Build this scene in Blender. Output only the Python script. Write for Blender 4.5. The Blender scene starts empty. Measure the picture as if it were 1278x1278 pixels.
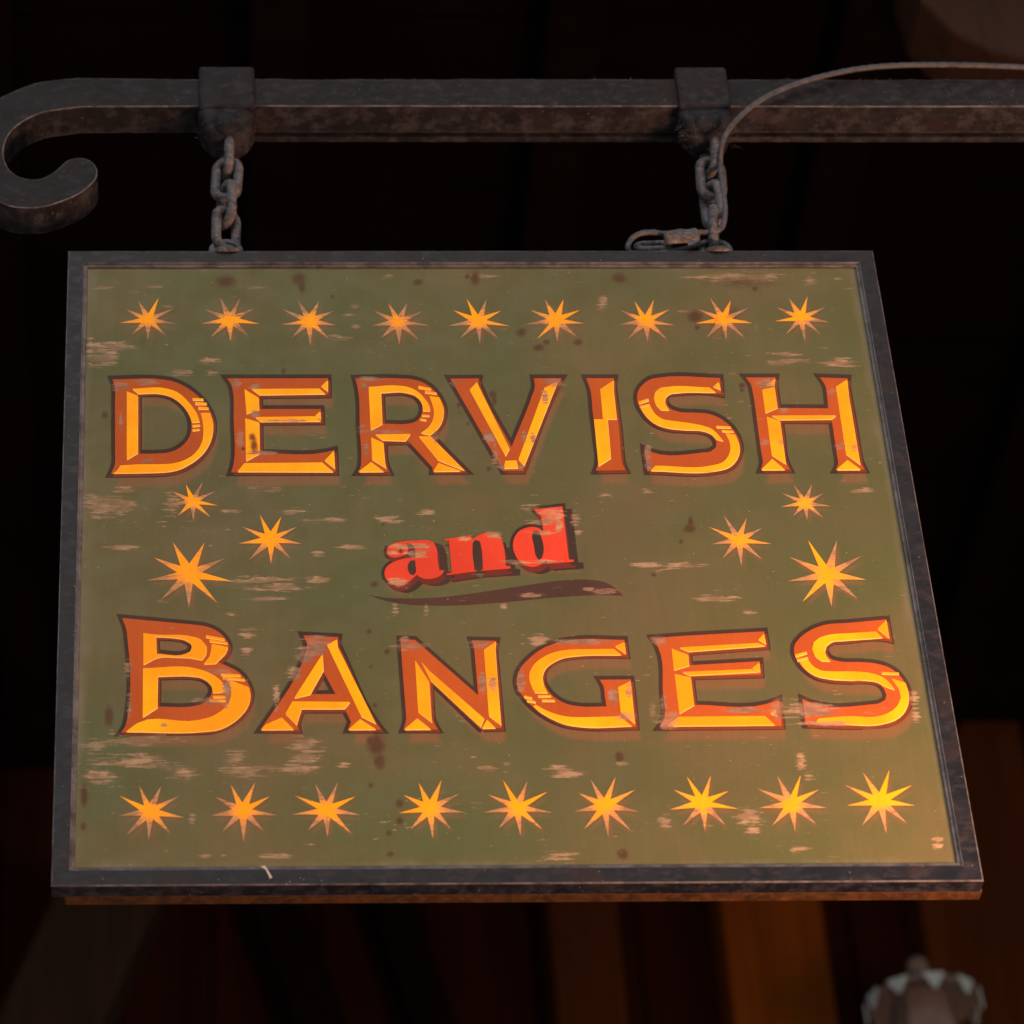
import bpy, bmesh, math, random
import numpy as np
from mathutils import Vector, geometry
R = math.radians
random.seed(7)
rng = np.random.default_rng(11)
scene = bpy.context.scene
col = scene.collection

# ------------------------------------------------------------------ camera
Z0 = 4.05                                    # height of the sign's top edge above the street
CAM = Vector((-0.31908, -2.68876, Z0 - 2.43317))
PITCH, YAW, ROLL = 0.6549, 0.03279, -0.02257
FPX, PX0, PY0 = 4050.0, 639.0 - 300.88, 639.0   # focal length and optical axis, in photograph pixels
fw = Vector((math.sin(YAW)*math.cos(PITCH), math.cos(YAW)*math.cos(PITCH), math.sin(PITCH)))
rt0 = Vector((math.cos(YAW), -math.sin(YAW), 0.0)); up0 = rt0.cross(fw)
rt = math.cos(ROLL)*rt0 + math.sin(ROLL)*up0
up = -math.sin(ROLL)*rt0 + math.cos(ROLL)*up0
cd = bpy.data.cameras.new('camera'); cam = bpy.data.objects.new('camera', cd); col.objects.link(cam)
from mathutils import Matrix
m = Matrix((rt, up, -fw)).transposed().to_4x4(); m.translation = CAM
cam.matrix_world = m
cd.sensor_width = 36.0; cd.lens = FPX/1278.0*36.0; cd.shift_x = 300.88/1278.0
cd.clip_start = 0.05; cd.clip_end = 200
cd.dof.use_dof = True
cd.dof.focus_distance = (Vector((0, 0, Z0-0.38)) - CAM).dot(fw)
cd.dof.aperture_fstop = cd.lens/1000.0/0.021
scene.camera = cam
scene.render.resolution_x = 1024; scene.render.resolution_y = 1024

# ------------------------------------------------------------------ light
SUN_EL, SUN_AZ = R(42), R(-18)               # soft overcast light from behind the camera
world = bpy.data.worlds.new('World'); scene.world = world; world.use_nodes = True
wn = world.node_tree.nodes; wl = world.node_tree.links
bg = wn['Background']
sky = wn.new('ShaderNodeTexSky'); sky.sky_type = 'NISHITA'; sky.sun_disc = False
sky.sun_elevation = SUN_EL; sky.sun_rotation = R(180)+SUN_AZ; sky.air_density = 1.6; sky.dust_density = 3.0
wl.new(sky.outputs[0], bg.inputs[0]); bg.inputs[1].default_value = 0.06
sl = bpy.data.lights.new('sun', 'SUN'); sl.energy = 1.60; sl.angle = R(40); sl.color = (1.0, 0.95, 0.88)
so = bpy.data.objects.new('sun', sl); col.objects.link(so)
sdir = Vector((math.sin(SUN_AZ)*math.cos(SUN_EL), -math.cos(SUN_AZ)*math.cos(SUN_EL), math.sin(SUN_EL)))
so.rotation_euler = sdir.to_track_quat('Z', 'Y').to_euler(); so.location = (0, -6, Z0+6)
# the warm lamp that glows from below, to the right of the sign
ll = bpy.data.lights.new('warm_lamp', 'POINT'); ll.energy = 175.0; ll.color = (1.0, 0.47, 0.25); ll.shadow_soft_size = 0.16
lo = bpy.data.objects.new('warm_lamp', ll); col.objects.link(lo); lo.location = (0.98, -0.40, Z0-1.22)
vs = scene.view_settings
vs.view_transform = 'Standard'; vs.look = 'None'; vs.gamma = 1.0; vs.exposure = 0.0; vs.use_curve_mapping = False

# ------------------------------------------------------------------ helpers
def at(px, py, Y):
    """point on the vertical plane y = Y that the photograph shows at (px, py)"""
    d = fw*FPX + rt*(px-PX0) - up*(py-PY0)
    t = (Y - CAM.y)/d.y
    return CAM + d*t
def pix(p):
    v = Vector(p) - CAM; d = v.dot(fw)
    return PX0 + FPX*v.dot(rt)/d, PY0 - FPX*v.dot(up)/d

def tag(o, label=None, cat=None, group=None, kind=None):
    if label: o['label'] = label
    if cat: o['category'] = cat
    if group: o['group'] = group
    if kind: o['kind'] = kind
    return o
def empty(name, loc, label=None, cat=None, group=None):
    o = bpy.data.objects.new(name, None); col.objects.link(o); o.location = loc; o.empty_display_size = 0.05
    return tag(o, label, cat, group)
def wloc(o):
    v = Vector(o.location); p = o.parent
    while p: v += Vector(p.location); p = p.parent
    return v
def build(name, verts, faces, mat, parent=None, smooth=False, attrs=None, bevel=0.0, mat2=None, loc=None):
    """one mesh object; verts in world coordinates"""
    base = wloc(parent) if parent else Vector((0, 0, 0))
    org = Vector(loc) if loc is not None else base
    me = bpy.data.meshes.new(name)
    me.from_pydata([(v[0]-org.x, v[1]-org.y, v[2]-org.z) for v in verts], [], faces)
    for mm in ((mat, mat2) if mat2 else (mat,)): me.materials.append(M[mm])
    if attrs:
        for k, a in attrs.items():
            at_ = me.attributes.new(k, 'FLOAT', 'POINT'); at_.data.foreach_set('value', np.asarray(a, dtype=np.float32))
    if smooth: me.polygons.foreach_set('use_smooth', [True]*len(me.polygons))
    me.update()
    o = bpy.data.objects.new(name, me); col.objects.link(o)
    if parent: o.parent = parent
    o.location = org - base
    if bevel > 0:
        b = o.modifiers.new('bevel', 'BEVEL'); b.width = bevel; b.segments = 2; b.limit_method = 'ANGLE'; b.angle_limit = R(40)
        if mat2: b.material = 1
    return o
def box(x0, x1, y0, y1, z0, z1):
    v = [(x, y, z) for x in (x0, x1) for y in (y0, y1) for z in (z0, z1)]
    f = [(0, 1, 3, 2), (4, 6, 7, 5), (0, 4, 5, 1), (2, 3, 7, 6), (0, 2, 6, 4), (1, 5, 7, 3)]
    return v, f
def tube(pts, r, n=10, closed=False, lobes=0, twist=0.0, rfun=None):
    pts = [Vector(p) for p in pts]; N = len(pts); V = []; F = []
    tang = []
    for i in range(N):
        a = pts[(i-1) % N] if (closed or i > 0) else pts[i]
        b = pts[(i+1) % N] if (closed or i < N-1) else pts[i]
        tang.append((b-a).normalized())
    ref = Vector((0, 0, 1)) if abs(tang[0].z) < 0.9 else Vector((0, 1, 0))
    nrm = (ref - tang[0]*ref.dot(tang[0])).normalized(); L = 0
    for i in range(N):
        if i:
            nrm = (nrm - tang[i]*nrm.dot(tang[i])).normalized(); L += (pts[i]-pts[i-1]).length
        bi = tang[i].cross(nrm); rr = rfun(i/(N-1)) if rfun else r
        for k in range(n):
            a = 2*math.pi*k/n
            q = rr*(1+0.16*math.cos(lobes*a)) if lobes else rr
            a2 = a + twist*L
            V.append(pts[i] + (nrm*math.cos(a2)+bi*math.sin(a2))*q)
    for i in range(N if closed else N-1):
        j = (i+1) % N
        for k in range(n): F.append((i*n+k, i*n+(k+1) % n, j*n+(k+1) % n, j*n+k))
    if not closed:
        F.append(tuple(range(n-1, -1, -1))); F.append(tuple(range((N-1)*n, N*n)))
    return V, F
def prism(front, back):
    n = len(front); V = list(front)+list(back)
    F = [tuple(range(n)), tuple(range(2*n-1, n-1, -1))]
    for i in range(n): j = (i+1) % n; F.append((i, i+n, j+n, j))
    return V, F
def lathe(prof, cx, cy, n=40):
    V = []; F = []
    for r, z in prof:
        for k in range(n): a = 2*math.pi*k/n; V.append((cx+r*math.cos(a), cy+r*math.sin(a), z))
    for i in range(len(prof)-1):
        for k in range(n): F.append((i*n+k, i*n+(k+1) % n, (i+1)*n+(k+1) % n, (i+1)*n+k))
    F.append(tuple(range(n-1, -1, -1))); F.append(tuple(range((len(prof)-1)*n, len(prof)*n)))
    return V, F
def merge(*parts):
    V = []; F = []
    for v, f in parts:
        b = len(V); V += list(v); F += [tuple(i+b for i in q) for q in f]
    return V, F

# ------------------------------------------------------------------ materials
M = {}
def newmat(name):
    mt = bpy.data.materials.new(name); mt.use_nodes = True
    M[name] = mt; nt = mt.node_tree
    return nt, nt.nodes['Principled BSDF']
class G:
    def __init__(s, nt): s.t = nt
    def n(s, typ, **kw):
        x = s.t.nodes.new(typ)
        for k, v in kw.items(): setattr(x, k, v)
        return x
    def put(s, sock, val):
        if hasattr(val, 'links') or isinstance(val, bpy.types.NodeSocket): s.t.links.new(val, sock)
        else: sock.default_value = val
    def pos(s, sc):
        g = s.n('ShaderNodeNewGeometry'); mp = s.n('ShaderNodeMapping'); mp.inputs['Scale'].default_value = sc
        s.t.links.new(g.outputs['Position'], mp.inputs['Vector']); return mp.outputs[0]
    def noise(s, sc, detail=4, rough=0.55, off=0.0):
        x = s.n('ShaderNodeTexNoise'); x.inputs['Scale'].default_value = 1.0; x.inputs['Detail'].default_value = detail
        x.inputs['Roughness'].default_value = rough
        g = s.n('ShaderNodeNewGeometry'); mp = s.n('ShaderNodeMapping')
        mp.inputs['Scale'].default_value = sc; mp.inputs['Location'].default_value = (off, off*1.7, off*.6)
        s.t.links.new(g.outputs['Position'], mp.inputs['Vector']); s.t.links.new(mp.outputs[0], x.inputs['Vector'])
        return x.outputs[0]
    def math(s, op, a, b=0.0, c=0.0):
        x = s.n('ShaderNodeMath', operation=op)
        for i, v in enumerate((a, b, c)): s.put(x.inputs[i], v)
        return x.outputs[0]
    def step(s, v, lo, hi, t0=0.0, t1=1.0):
        x = s.n('ShaderNodeMapRange', interpolation_type='SMOOTHSTEP')
        s.put(x.inputs[0], v); x.inputs[1].default_value = lo; x.inputs[2].default_value = hi
        x.inputs[3].default_value = t0; x.inputs[4].default_value = t1; return x.outputs[0]
    def mix(s, f, a, b):
        x = s.n('ShaderNodeMix', data_type='RGBA')
        s.put(x.inputs[0], f)
        for sock, v in ((x.inputs[6], a), (x.inputs[7], b)):
            if isinstance(v, tuple): sock.default_value = (v[0], v[1], v[2], 1)
            else: s.t.links.new(v, sock)
        return x.outputs[2]
    def attr(s, name):
        x = s.n('ShaderNodeAttribute'); x.attribute_name = name; return x.outputs['Fac']
    def bump(s, h, strength, dist, bsdf):
        x = s.n('ShaderNodeBump'); x.inputs['Strength'].default_value = strength; x.inputs['Distance'].default_value = dist
        s.t.links.new(h, x.inputs['Height']); s.t.links.new(x.outputs[0], bsdf.inputs['Normal'])

PRIMER = (0.275, 0.185, 0.118)
def paint(name, base, base2, worn, rough=0.42, board=False, flecks=1.0, star=False):
    """old sign paint: two-tone mottling, chipped patches (attribute wear), rust (attribute rust)"""
    nt, b = newmat(name); g = G(nt)
    mott = g.noise((7, 7, 7), 5, 0.6, 3.1)
    c = g.mix(g.step(mott, 0.38, 0.62), base, base2)
    if board:
        dirt = g.noise((5, 5, 3.2), 6, 0.62, 9.0)
        c = g.mix(g.step(dirt, 0.46, 0.74, 0, 0.40), c, (0.115, 0.068, 0.040))
        cool = g.noise((3.5, 3.5, 6), 3, 0.5, 21.0)
        c = g.mix(g.step(cool, 0.46, 0.70, 0, 0.55), c, (0.052, 0.082, 0.030))
        gr = g.math('ADD', g.attr('grime'), g.math('MULTIPLY', g.math('SUBTRACT', g.noise((26, 26, 11), 5, 0.65, 52.0), 0.5), 1.3))
        c = g.mix(g.step(gr, 0.35, 1.0, 0, 0.75), c, (0.150, 0.128, 0.098))
        # airbrushed orange drop shade that the sign writer put round letters and stars
        c = g.mix(g.math('MULTIPLY', g.attr('shade'), 0.85), c, (0.175, 0.080, 0.034))
    # brushed vertical variation of old varnish
    grain = g.noise((240, 240, 14), 3, 0.5, 5.0)
    c = g.mix(g.step(grain, 0.3, 0.7, 0.0, 0.11), c, (base[0]*.55, base[1]*.55, base[2]*.55))
    tooth = g.noise((700, 700, 900), 2, 0.6, 13.0)
    c = g.mix(g.step(tooth, 0.3, 0.7, 0.0, 0.20), c, tuple(min(1, v*1.35) for v in base))
    c = g.mix(g.step(g.noise((1100, 1100, 800), 2, 0.6, 17.0), 0.4, 0.75, 0.0, 0.30), c, tuple(v*.6 for v in base))
    streak = g.noise((30, 30, 340), 5, 0.66, 1.0)
    flake = g.noise((120, 120, 300), 3, 0.6, 7.0)
    nz = g.math('ADD', g.math('MULTIPLY', g.math('SUBTRACT', streak, 0.5), 2.3 if board else 1.3), g.math('MULTIPLY', g.math('SUBTRACT', flake, 0.5), 0.7))
    aw = g.attr('wear'); w = g.math('ADD', g.math('MULTIPLY', aw, 0.76 if board else 0.84), g.math('MULTIPLY', nz, g.step(aw, 0.0, 0.35)))
    mask = g.math('MULTIPLY', g.step(w, 0.465, 0.525), g.step(g.noise((11, 11, 40), 4, 0.6, 61.0), 0.36, 0.58, 0.50, 0.95))
    # sparse single flakes
    fl = g.noise((70, 70, 330), 4, 0.6, 15.0); gate = g.noise((9, 9, 16), 3, 0.5, 31.0)
    fm = g.math('MULTIPLY', g.step(fl, 0.655, 0.685), g.step(gate, 0.50, 0.62, 0, flecks))
    mask = g.math('MAXIMUM', mask, g.math('MULTIPLY', fm, 0.85))
    if star: c = g.mix(g.step(g.math('ADD', aw, g.math('MULTIPLY', nz, 0.5)), 0.10, 0.62, 0, 0.80), c, (0.42, 0.20, 0.095))
    wcol = g.mix(g.step(g.noise((60, 60, 160), 3, 0.6, 2.0), 0.35, 0.65), tuple(min(1, v*1.18) for v in worn), tuple(v*.70 for v in worn))
    c = g.mix(mask, c, wcol)
    # thin film of rubbed paint round the chips
    halo = g.step(w, 0.20, 0.5, 0, 0.14)
    c = g.mix(halo, c, wcol)
    # rust and dirt spots
    rn = g.math('ADD', g.attr('rust'), g.math('MULTIPLY', g.math('SUBTRACT', g.noise((150, 150, 150), 4, 0.6, 4.0), 0.5), 0.55))
    c = g.mix(g.step(rn, 0.12, 0.75, 0, 0.88), c, (0.052, 0.020, 0.008))
    # dust specks
    vo = g.n('ShaderNodeTexVoronoi'); vo.inputs['Scale'].default_value = 1.0
    nt.links.new(g.pos((105, 105, 105)), vo.inputs['Vector'])
    gt = g.noise((60, 60, 60), 2, 0.5, 44.0)
    sp = g.math('MULTIPLY', g.step(vo.outputs['Distance'], 0.075, 0.035), g.step(gt, 0.56, 0.60))
    c = g.mix(g.math('MULTIPLY', sp, 0.8), c, (0.42, 0.36, 0.28))
    g.put(b.inputs['Base Color'], c)
    rr = g.math('ADD', g.math('MULTIPLY', mask, 0.3), g.step(g.noise((30, 30, 30), 4, 0.6, 8.0), 0.3, 0.7, rough-.06, rough+.14))
    g.put(b.inputs['Roughness'], rr)
    b.inputs['Specular IOR Level'].default_value = 0.10 if board else 0.03
    b.inputs['Sheen Weight'].default_value = 0.22; b.inputs['Sheen Roughness'].default_value = 0.45; b.inputs['Sheen Tint'].default_value = (1, 0.86, 0.74, 1)   # dusty sheen added to imitate a warm haze of light
    h = g.math('SUBTRACT', g.math('MULTIPLY', g.noise((420, 420, 420), 2, 0.5, 6.0), 0.25), mask)
    g.bump(h, 0.25, 0.0004, b)

paint('green_paint', (0.070, 0.078, 0.028), (0.096, 0.086, 0.034), PRIMER, 0.45, True)
paint('pale_paint', (0.95, 0.56, 0.16), (0.90, 0.45, 0.09), (0.33, 0.185, 0.105), 0.42, flecks=0.6)
paint('gold_paint', (0.97, 0.41, 0.004), (0.84, 0.27, 0.003), (0.33, 0.185, 0.105), 0.42, flecks=0.35)
paint('star_paint', (0.95, 0.37, 0.005), (0.88, 0.30, 0.005), (0.33, 0.185, 0.110), 0.42, flecks=0.5, star=True)
paint('orange_paint', (0.35, 0.068, 0.013), (0.40, 0.080, 0.015), (0.26, 0.160, 0.115), 0.42, flecks=0.6)
paint('outline_paint', (0.034, 0.022, 0.020), (0.050, 0.028, 0.022), (0.22, 0.135, 0.090), 0.42, flecks=0.35)
paint('edge_paint', (0.125, 0.030, 0.014), (0.165, 0.042, 0.016), (0.24, 0.130, 0.085), 0.42, flecks=0.4)
paint('red_paint', (0.60, 0.050, 0.024), (0.50, 0.040, 0.020), (0.42, 0.215, 0.125), 0.42, flecks=0.7)
paint('maroon_paint', (0.125, 0.022, 0.018), (0.100, 0.020, 0.016), (0.26, 0.135, 0.090), 0.42, flecks=0.5)
paint('swash_paint', (0.050, 0.028, 0.024), (0.065, 0.032, 0.026), (0.26, 0.165, 0.115), 0.5, flecks=0.8)

def iron(name, a, b2, dust, rough=0.62, dustamt=0.6, bumpd=0.0012, sc=1.0, spec=0.14, sheen=0.0, rustc=(0.018, 0.0115, 0.0105)):
    nt, b = newmat(name); g = G(nt)
    c = g.mix(g.step(g.noise((38*sc,)*3, 6, 0.65, 1.0), 0.36, 0.64), a, b2)
    d = g.noise((75*sc, 75*sc, 140*sc), 6, 0.7, 12.0)
    c = g.mix(g.step(d, 0.44, 0.66, 0, dustamt), c, dust)
    c = g.mix(g.step(g.noise((20*sc,)*3, 4, 0.6, 19.0), 0.56, 0.68, 0, 0.55), c, rustc)
    vo = g.n('ShaderNodeTexVoronoi'); vo.inputs['Scale'].default_value = 1.0
    nt.links.new(g.pos((150,)*3), vo.inputs['Vector'])
    sp = g.math('MULTIPLY', g.step(vo.outputs['Distance'], 0.12, 0.05), g.step(g.noise((60,)*3, 2, 0.5, 4.0), 0.55, 0.6))
    c = g.mix(g.math('MULTIPLY', sp, 0.7), c, (0.24, 0.21, 0.19))
    g.put(b.inputs['Base Color'], c)
    g.put(b.inputs['Roughness'], g.step(d, 0.3, 0.7, rough-.14, rough+.14))
    b.inputs['Specular IOR Level'].default_value = spec; b.inputs['Sheen Weight'].default_value = sheen; b.inputs['Sheen Roughness'].default_value = 0.5
    h = g.math('ADD', g.math('ADD', g.noise((130*sc,)*3, 6, 0.7, 2.0), g.math('MULTIPLY', g.noise((32*sc,)*3, 2, 0.5, 41.0), 1.6)), g.math('MULTIPLY', g.noise((900,)*3, 3, 0.6, 3.0), 0.5))
    g.bump(h, 0.55, bumpd, b)
iron('bracket_iron', (0.0070, 0.0068, 0.0090), (0.0125, 0.0118, 0.0150), (0.044, 0.042, 0.050), dustamt=0.55, spec=0.08, sc=0.7)
iron('edge_glint_iron', (0.035, 0.034, 0.040), (0.10, 0.098, 0.112), (0.20, 0.195, 0.21), 0.5)  # bright bevel colour paints the glint of light along the arm's edges
iron('chain_iron', (0.078, 0.075, 0.086), (0.040, 0.038, 0.044), (0.18, 0.175, 0.192), 0.5, 0.6, 0.0016, 2.0)
iron('cable_steel', (0.062, 0.066, 0.080), (0.042, 0.045, 0.055), (0.10, 0.102, 0.116), 0.5, 0.5, 0.0003, 2.0)
iron('ferrule_metal', (0.07, 0.066, 0.070), (0.035, 0.032, 0.034), (0.17, 0.16, 0.165), 0.35, 0.5, 0.0006, 2.0)
iron('frame_paint', (0.0030, 0.0036, 0.0075), (0.0075, 0.0080, 0.0140), (0.030, 0.027, 0.033), 0.5, 0.6, 0.0004, 0.8)  # bluish sky reflection is put into the base colour
iron('frame_edge', (0.035, 0.034, 0.040), (0.085, 0.082, 0.092), (0.15, 0.14, 0.14), 0.42, 0.4, 0.0003, 1.0)  # sky highlight on the rail edges put into colour; the lip is dusty
iron('added_rear_wood', (0.050, 0.020, 0.005), (0.024, 0.010, 0.003), (0.085, 0.036, 0.009), 0.6, 0.5, 0.0008, 1.5)  # orange tint paints warm glow onto the added rear board
iron('pale_scratch', (0.30, 0.28, 0.26), (0.38, 0.35, 0.32), (0.4, 0.38, 0.36), 0.7)
iron('fibre', (0.08, 0.07, 0.068), (0.12, 0.105, 0.10), (0.16, 0.145, 0.14), 0.8, 0.3, 0.0001)

def wood(name, a, b2, rough=0.6):
    nt, b = newmat(name); g = G(nt)
    c = g.mix(g.step(g.noise((4, 4, 0.7), 5, 0.6, 2.0), 0.35, 0.65), a, b2)
    c = g.mix(g.step(g.noise((45, 45, 2.0), 4, 0.6, 6.0), 0.45, 0.7, 0, 0.5), c, tuple(v*.45 for v in a))
    g.put(b.inputs['Base Color'], c); b.inputs['Roughness'].default_value = rough
    b.inputs['Specular IOR Level'].default_value = 0.04
    g.bump(g.noise((45, 45, 2.0), 4, 0.6, 6.0), 0.4, 0.004, b)
wood('dark_timber', (0.066, 0.021, 0.006), (0.045, 0.014, 0.004))  # colour brightened for the warm glow low behind the sign
wood('post_timber', (0.15, 0.040, 0.004), (0.11, 0.029, 0.003))  # warm orange light on the post is put into its colour
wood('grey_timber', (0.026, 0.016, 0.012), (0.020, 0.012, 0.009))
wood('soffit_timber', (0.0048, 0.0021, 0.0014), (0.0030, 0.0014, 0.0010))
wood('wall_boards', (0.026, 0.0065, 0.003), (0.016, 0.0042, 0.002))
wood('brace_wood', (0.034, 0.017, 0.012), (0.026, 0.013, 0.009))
wood('lantern_brown', (0.135, 0.112, 0.106), (0.100, 0.080, 0.076), 0.5)
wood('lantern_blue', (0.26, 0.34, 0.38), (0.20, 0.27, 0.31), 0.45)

# ------------------------------------------------------------------ the street below (out of the picture, it throws light back up)
nt, b = newmat('street_stone'); g = G(nt)
g.put(b.inputs['Base Color'], g.mix(g.step(g.noise((1.2, 1.2, 1.2), 5, 0.6), 0.35, 0.65), (0.48, 0.45, 0.42), (0.56, 0.53, 0.50))); b.inputs['Roughness'].default_value = 0.8
tag(build('street', [(-60, -60, 0), (60, -60, 0), (60, 60, 0), (-60, 60, 0)], [(0, 1, 2, 3)], 'street_stone'), kind='structure')

# ------------------------------------------------------------------ lettering, traced on the face of the board
class Crop:
    def __init__(s, x, y, k): s.x, s.y, s.k = x, y, k
    def __call__(s, pts): return [(s.x+a/s.k, s.y+b/s.k) for a, b in pts]
def area(p): return 0.5*sum(p[i][0]*p[(i+1) % len(p)][1]-p[(i+1) % len(p)][0]*p[i][1] for i in range(len(p)))
def offset(p, d):
    """grow a polygon by d with mitred corners (d < 0 shrinks)"""
    s = 1 if area(p) > 0 else -1; n = len(p); out = []
    for i in range(n):
        a, b, c = np.array(p[i-1]), np.array(p[i]), np.array(p[(i+1) % n])
        e1 = b-a; e2 = c-b; e1 = e1/np.linalg.norm(e1); e2 = e2/np.linalg.norm(e2)
        n1 = np.array((e1[1], -e1[0]))*s; n2 = np.array((e2[1], -e2[0]))*s
        mt = n1+n2; l = np.linalg.norm(mt)
        if l < 1e-3: out.append(tuple(b+n1*d)); continue
        mt /= l; k = 1/max(mt.dot(n1), 0.42)
        out.append(tuple(b+mt*d*k))
    return out
def smooth(p, ang=34):
    """round the shallow turns of a traced polygon, keep its sharp corners"""
    n = len(p); P = [np.array(q, float) for q in p]; sharp = []
    for i in range(n):
        a = P[i]-P[i-1]; b = P[(i+1) % n]-P[i]
        t = abs(math.degrees(math.atan2(a[0]*b[1]-a[1]*b[0], a.dot(b)))); sharp.append(t > ang or t < 4)
    tan = []
    for i in range(n):
        a = P[i]-P[i-1]; b = P[(i+1) % n]-P[i]; la = np.linalg.norm(a)+1e-9; lb = np.linalg.norm(b)+1e-9
        t = a/la*lb + b/lb*la; tan.append(t/(np.linalg.norm(t)+1e-9))
    out = []
    for i in range(n):
        j = (i+1) % n; ch = P[j]-P[i]; L = np.linalg.norm(ch); out.append(tuple(P[i]))
        if (sharp[i] and sharp[j]) or L < 1.5: continue
        t0 = ch/L if sharp[i] else tan[i]; t1 = ch/L if sharp[j] else tan[j]
        k = max(2, min(6, int(L/3)))
        for q in range(1, k):
            u = q/k
            h = (2*u**3-3*u*u+1)*P[i]+(u**3-2*u*u+u)*L*t0+(-2*u**3+3*u*u)*P[j]+(u**3-u*u)*L*t1
            out.append(tuple(h))
    return out

k8 = 1278/160.0; k67 = 1278/190.0; k71 = 7.1
def bar(x0, y0, x1, y1, w):          # a short brush stroke
    dx, dy = x1-x0, y1-y0; l = math.hypot(dx, dy); nx, ny = -dy/l*w/2, dx/l*w/2
    return [(x0+nx, y0+ny), (x1+nx*.8, y1+ny*.8), (x1-nx*.8, y1-ny*.8), (x0-nx, y0-ny)]
L = []   # (crop, face outline, holes, gold pieces [(outline, holes)])
L.append((Crop(120, 450, k8),
 [(165,190),(650,190),(760,208),(880,258),(990,335),(1080,430),(1140,530),(1165,620),(1165,700),(1145,790),(1100,880),(1030,965),(940,1035),(840,1085),(740,1110),(640,1120),(400,1125),(150,1128),(175,1075),(188,1030),(190,900),(190,400),(188,260)],
 [[(417,328),(640,328),(730,350),(820,405),(890,480),(935,560),(950,640),(945,720),(915,790),(860,850),(790,895),(710,920),(620,928),(417,930)]],
 [([(305,305),(415,350),(415,920),(305,985)],[]),
  ([(360,280),(700,278),(800,310),(890,380),(960,460),(1010,540),(1030,610),(955,615),(935,560),(890,480),(820,405),(730,350),(640,328),(415,328)],[]),
  ([(205,1100),(240,1045),(430,1033),(640,1033),(760,1025),(870,995),(960,945),(1020,880),(1060,790),(1068,690),(1060,600),(1040,520),(1135,520),(1160,600),(1160,720),(1135,810),(1090,890),(1010,975),(930,1030),(830,1080),(720,1105),(600,1113),(400,1118),(160,1120)],[]),
  (bar(960,382,1068,386,20),[]),(bar(985,424,1100,428,24),[]),(bar(1015,470,1118,474,24),[]),(bar(958,650,1034,642,18),[]),(bar(958,692,1030,684,16),[])]))
L.append((Crop(270, 450, k8),
 [(110,180),(1110,178),(1115,335),(1060,338),(425,345),(428,485),(1040,485),(1045,605),(430,610),(435,925),(1080,917),(1175,895),(1185,1108),(150,1112),(168,1055),(178,1000),(175,600),(165,300),(150,240)],[],
 [([(280,285),(420,370),(425,490),(300,528)],[]),([(288,575),(425,615),(430,925),(295,1000)],[]),([(350,282),(1025,278),(1085,330),(430,340)],[]),
  ([(1110,195),(1110,305),(1045,255)],[]),([(385,562),(985,555),(1040,603),(440,607)],[]),([(1035,505),(1040,580),(985,548)],[]),
  ([(210,1105),(280,1022),(1055,1015),(1165,1108)],[]),([(1170,900),(1180,1075),(1080,995)],[])]))
L.append((Crop(430, 450, k8),
 [(110,182),(560,180),(680,190),(800,230),(890,300),(955,390),(985,470),(985,560),(950,650),(890,715),(855,750),(1205,1100),(880,1103),(880,1065),(640,803),(388,808),(402,1000),(415,1055),(440,1108),(135,1110),(162,1060),(168,1000),(155,700),(130,260)],
 [[(362,318),(620,318),(700,345),(755,400),(778,460),(775,520),(745,580),(700,615),(650,628),(378,630)]],
 [([(240,262),(540,250),(640,265),(730,310),(800,380),(845,450),(850,500),(780,500),(778,460),(755,400),(700,345),(620,318),(362,318),(375,630),(260,690)],[]),
  ([(845,352),(945,368),(982,460),(982,560),(950,645),(890,710),(850,740),(760,720),(830,670),(880,590),(890,500),(870,420)],[]),
  (bar(735,262,860,282,22),[]),(bar(800,308,915,326,22),[]),
  ([(305,735),(655,730),(605,800),(375,790)],[]),([(265,765),(385,820),(400,1000),(415,1072),(275,985)],[]),([(265,1010),(390,1105),(140,1107)],[]),
  ([(740,755),(860,755),(1195,1095),(930,990)],[]),([(935,1020),(1160,1100),(885,1103)],[]),(bar(770,545,845,548,16),[]),(bar(755,583,815,592,16),[])]))
L.append((Crop(550, 450, k8),
 [(100,182),(380,180),(375,225),(400,290),(705,868),(905,370),(940,260),(930,178),(1200,178),(1160,250),(820,1095),(625,1098)],[],
 [([(360,215),(395,290),(685,875),(645,950),(288,290)],[]),([(1165,205),(830,1050),(775,985),(1035,270)],[]),([(645,998),(755,995),(768,1068),(628,1072)],[])]))
L.append((Crop(700, 450, k8),
 [(255,178),(530,178),(522,240),(530,330),(580,700),(600,950),(612,1030),(640,1090),(350,1095),(372,1030),(355,800),(320,520),(290,270)],[],
 [([(525,195),(525,290),(555,582),(420,582),(392,285)],[]),([(330,585),(465,585),(497,970),(375,1050)],[])]))
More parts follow.
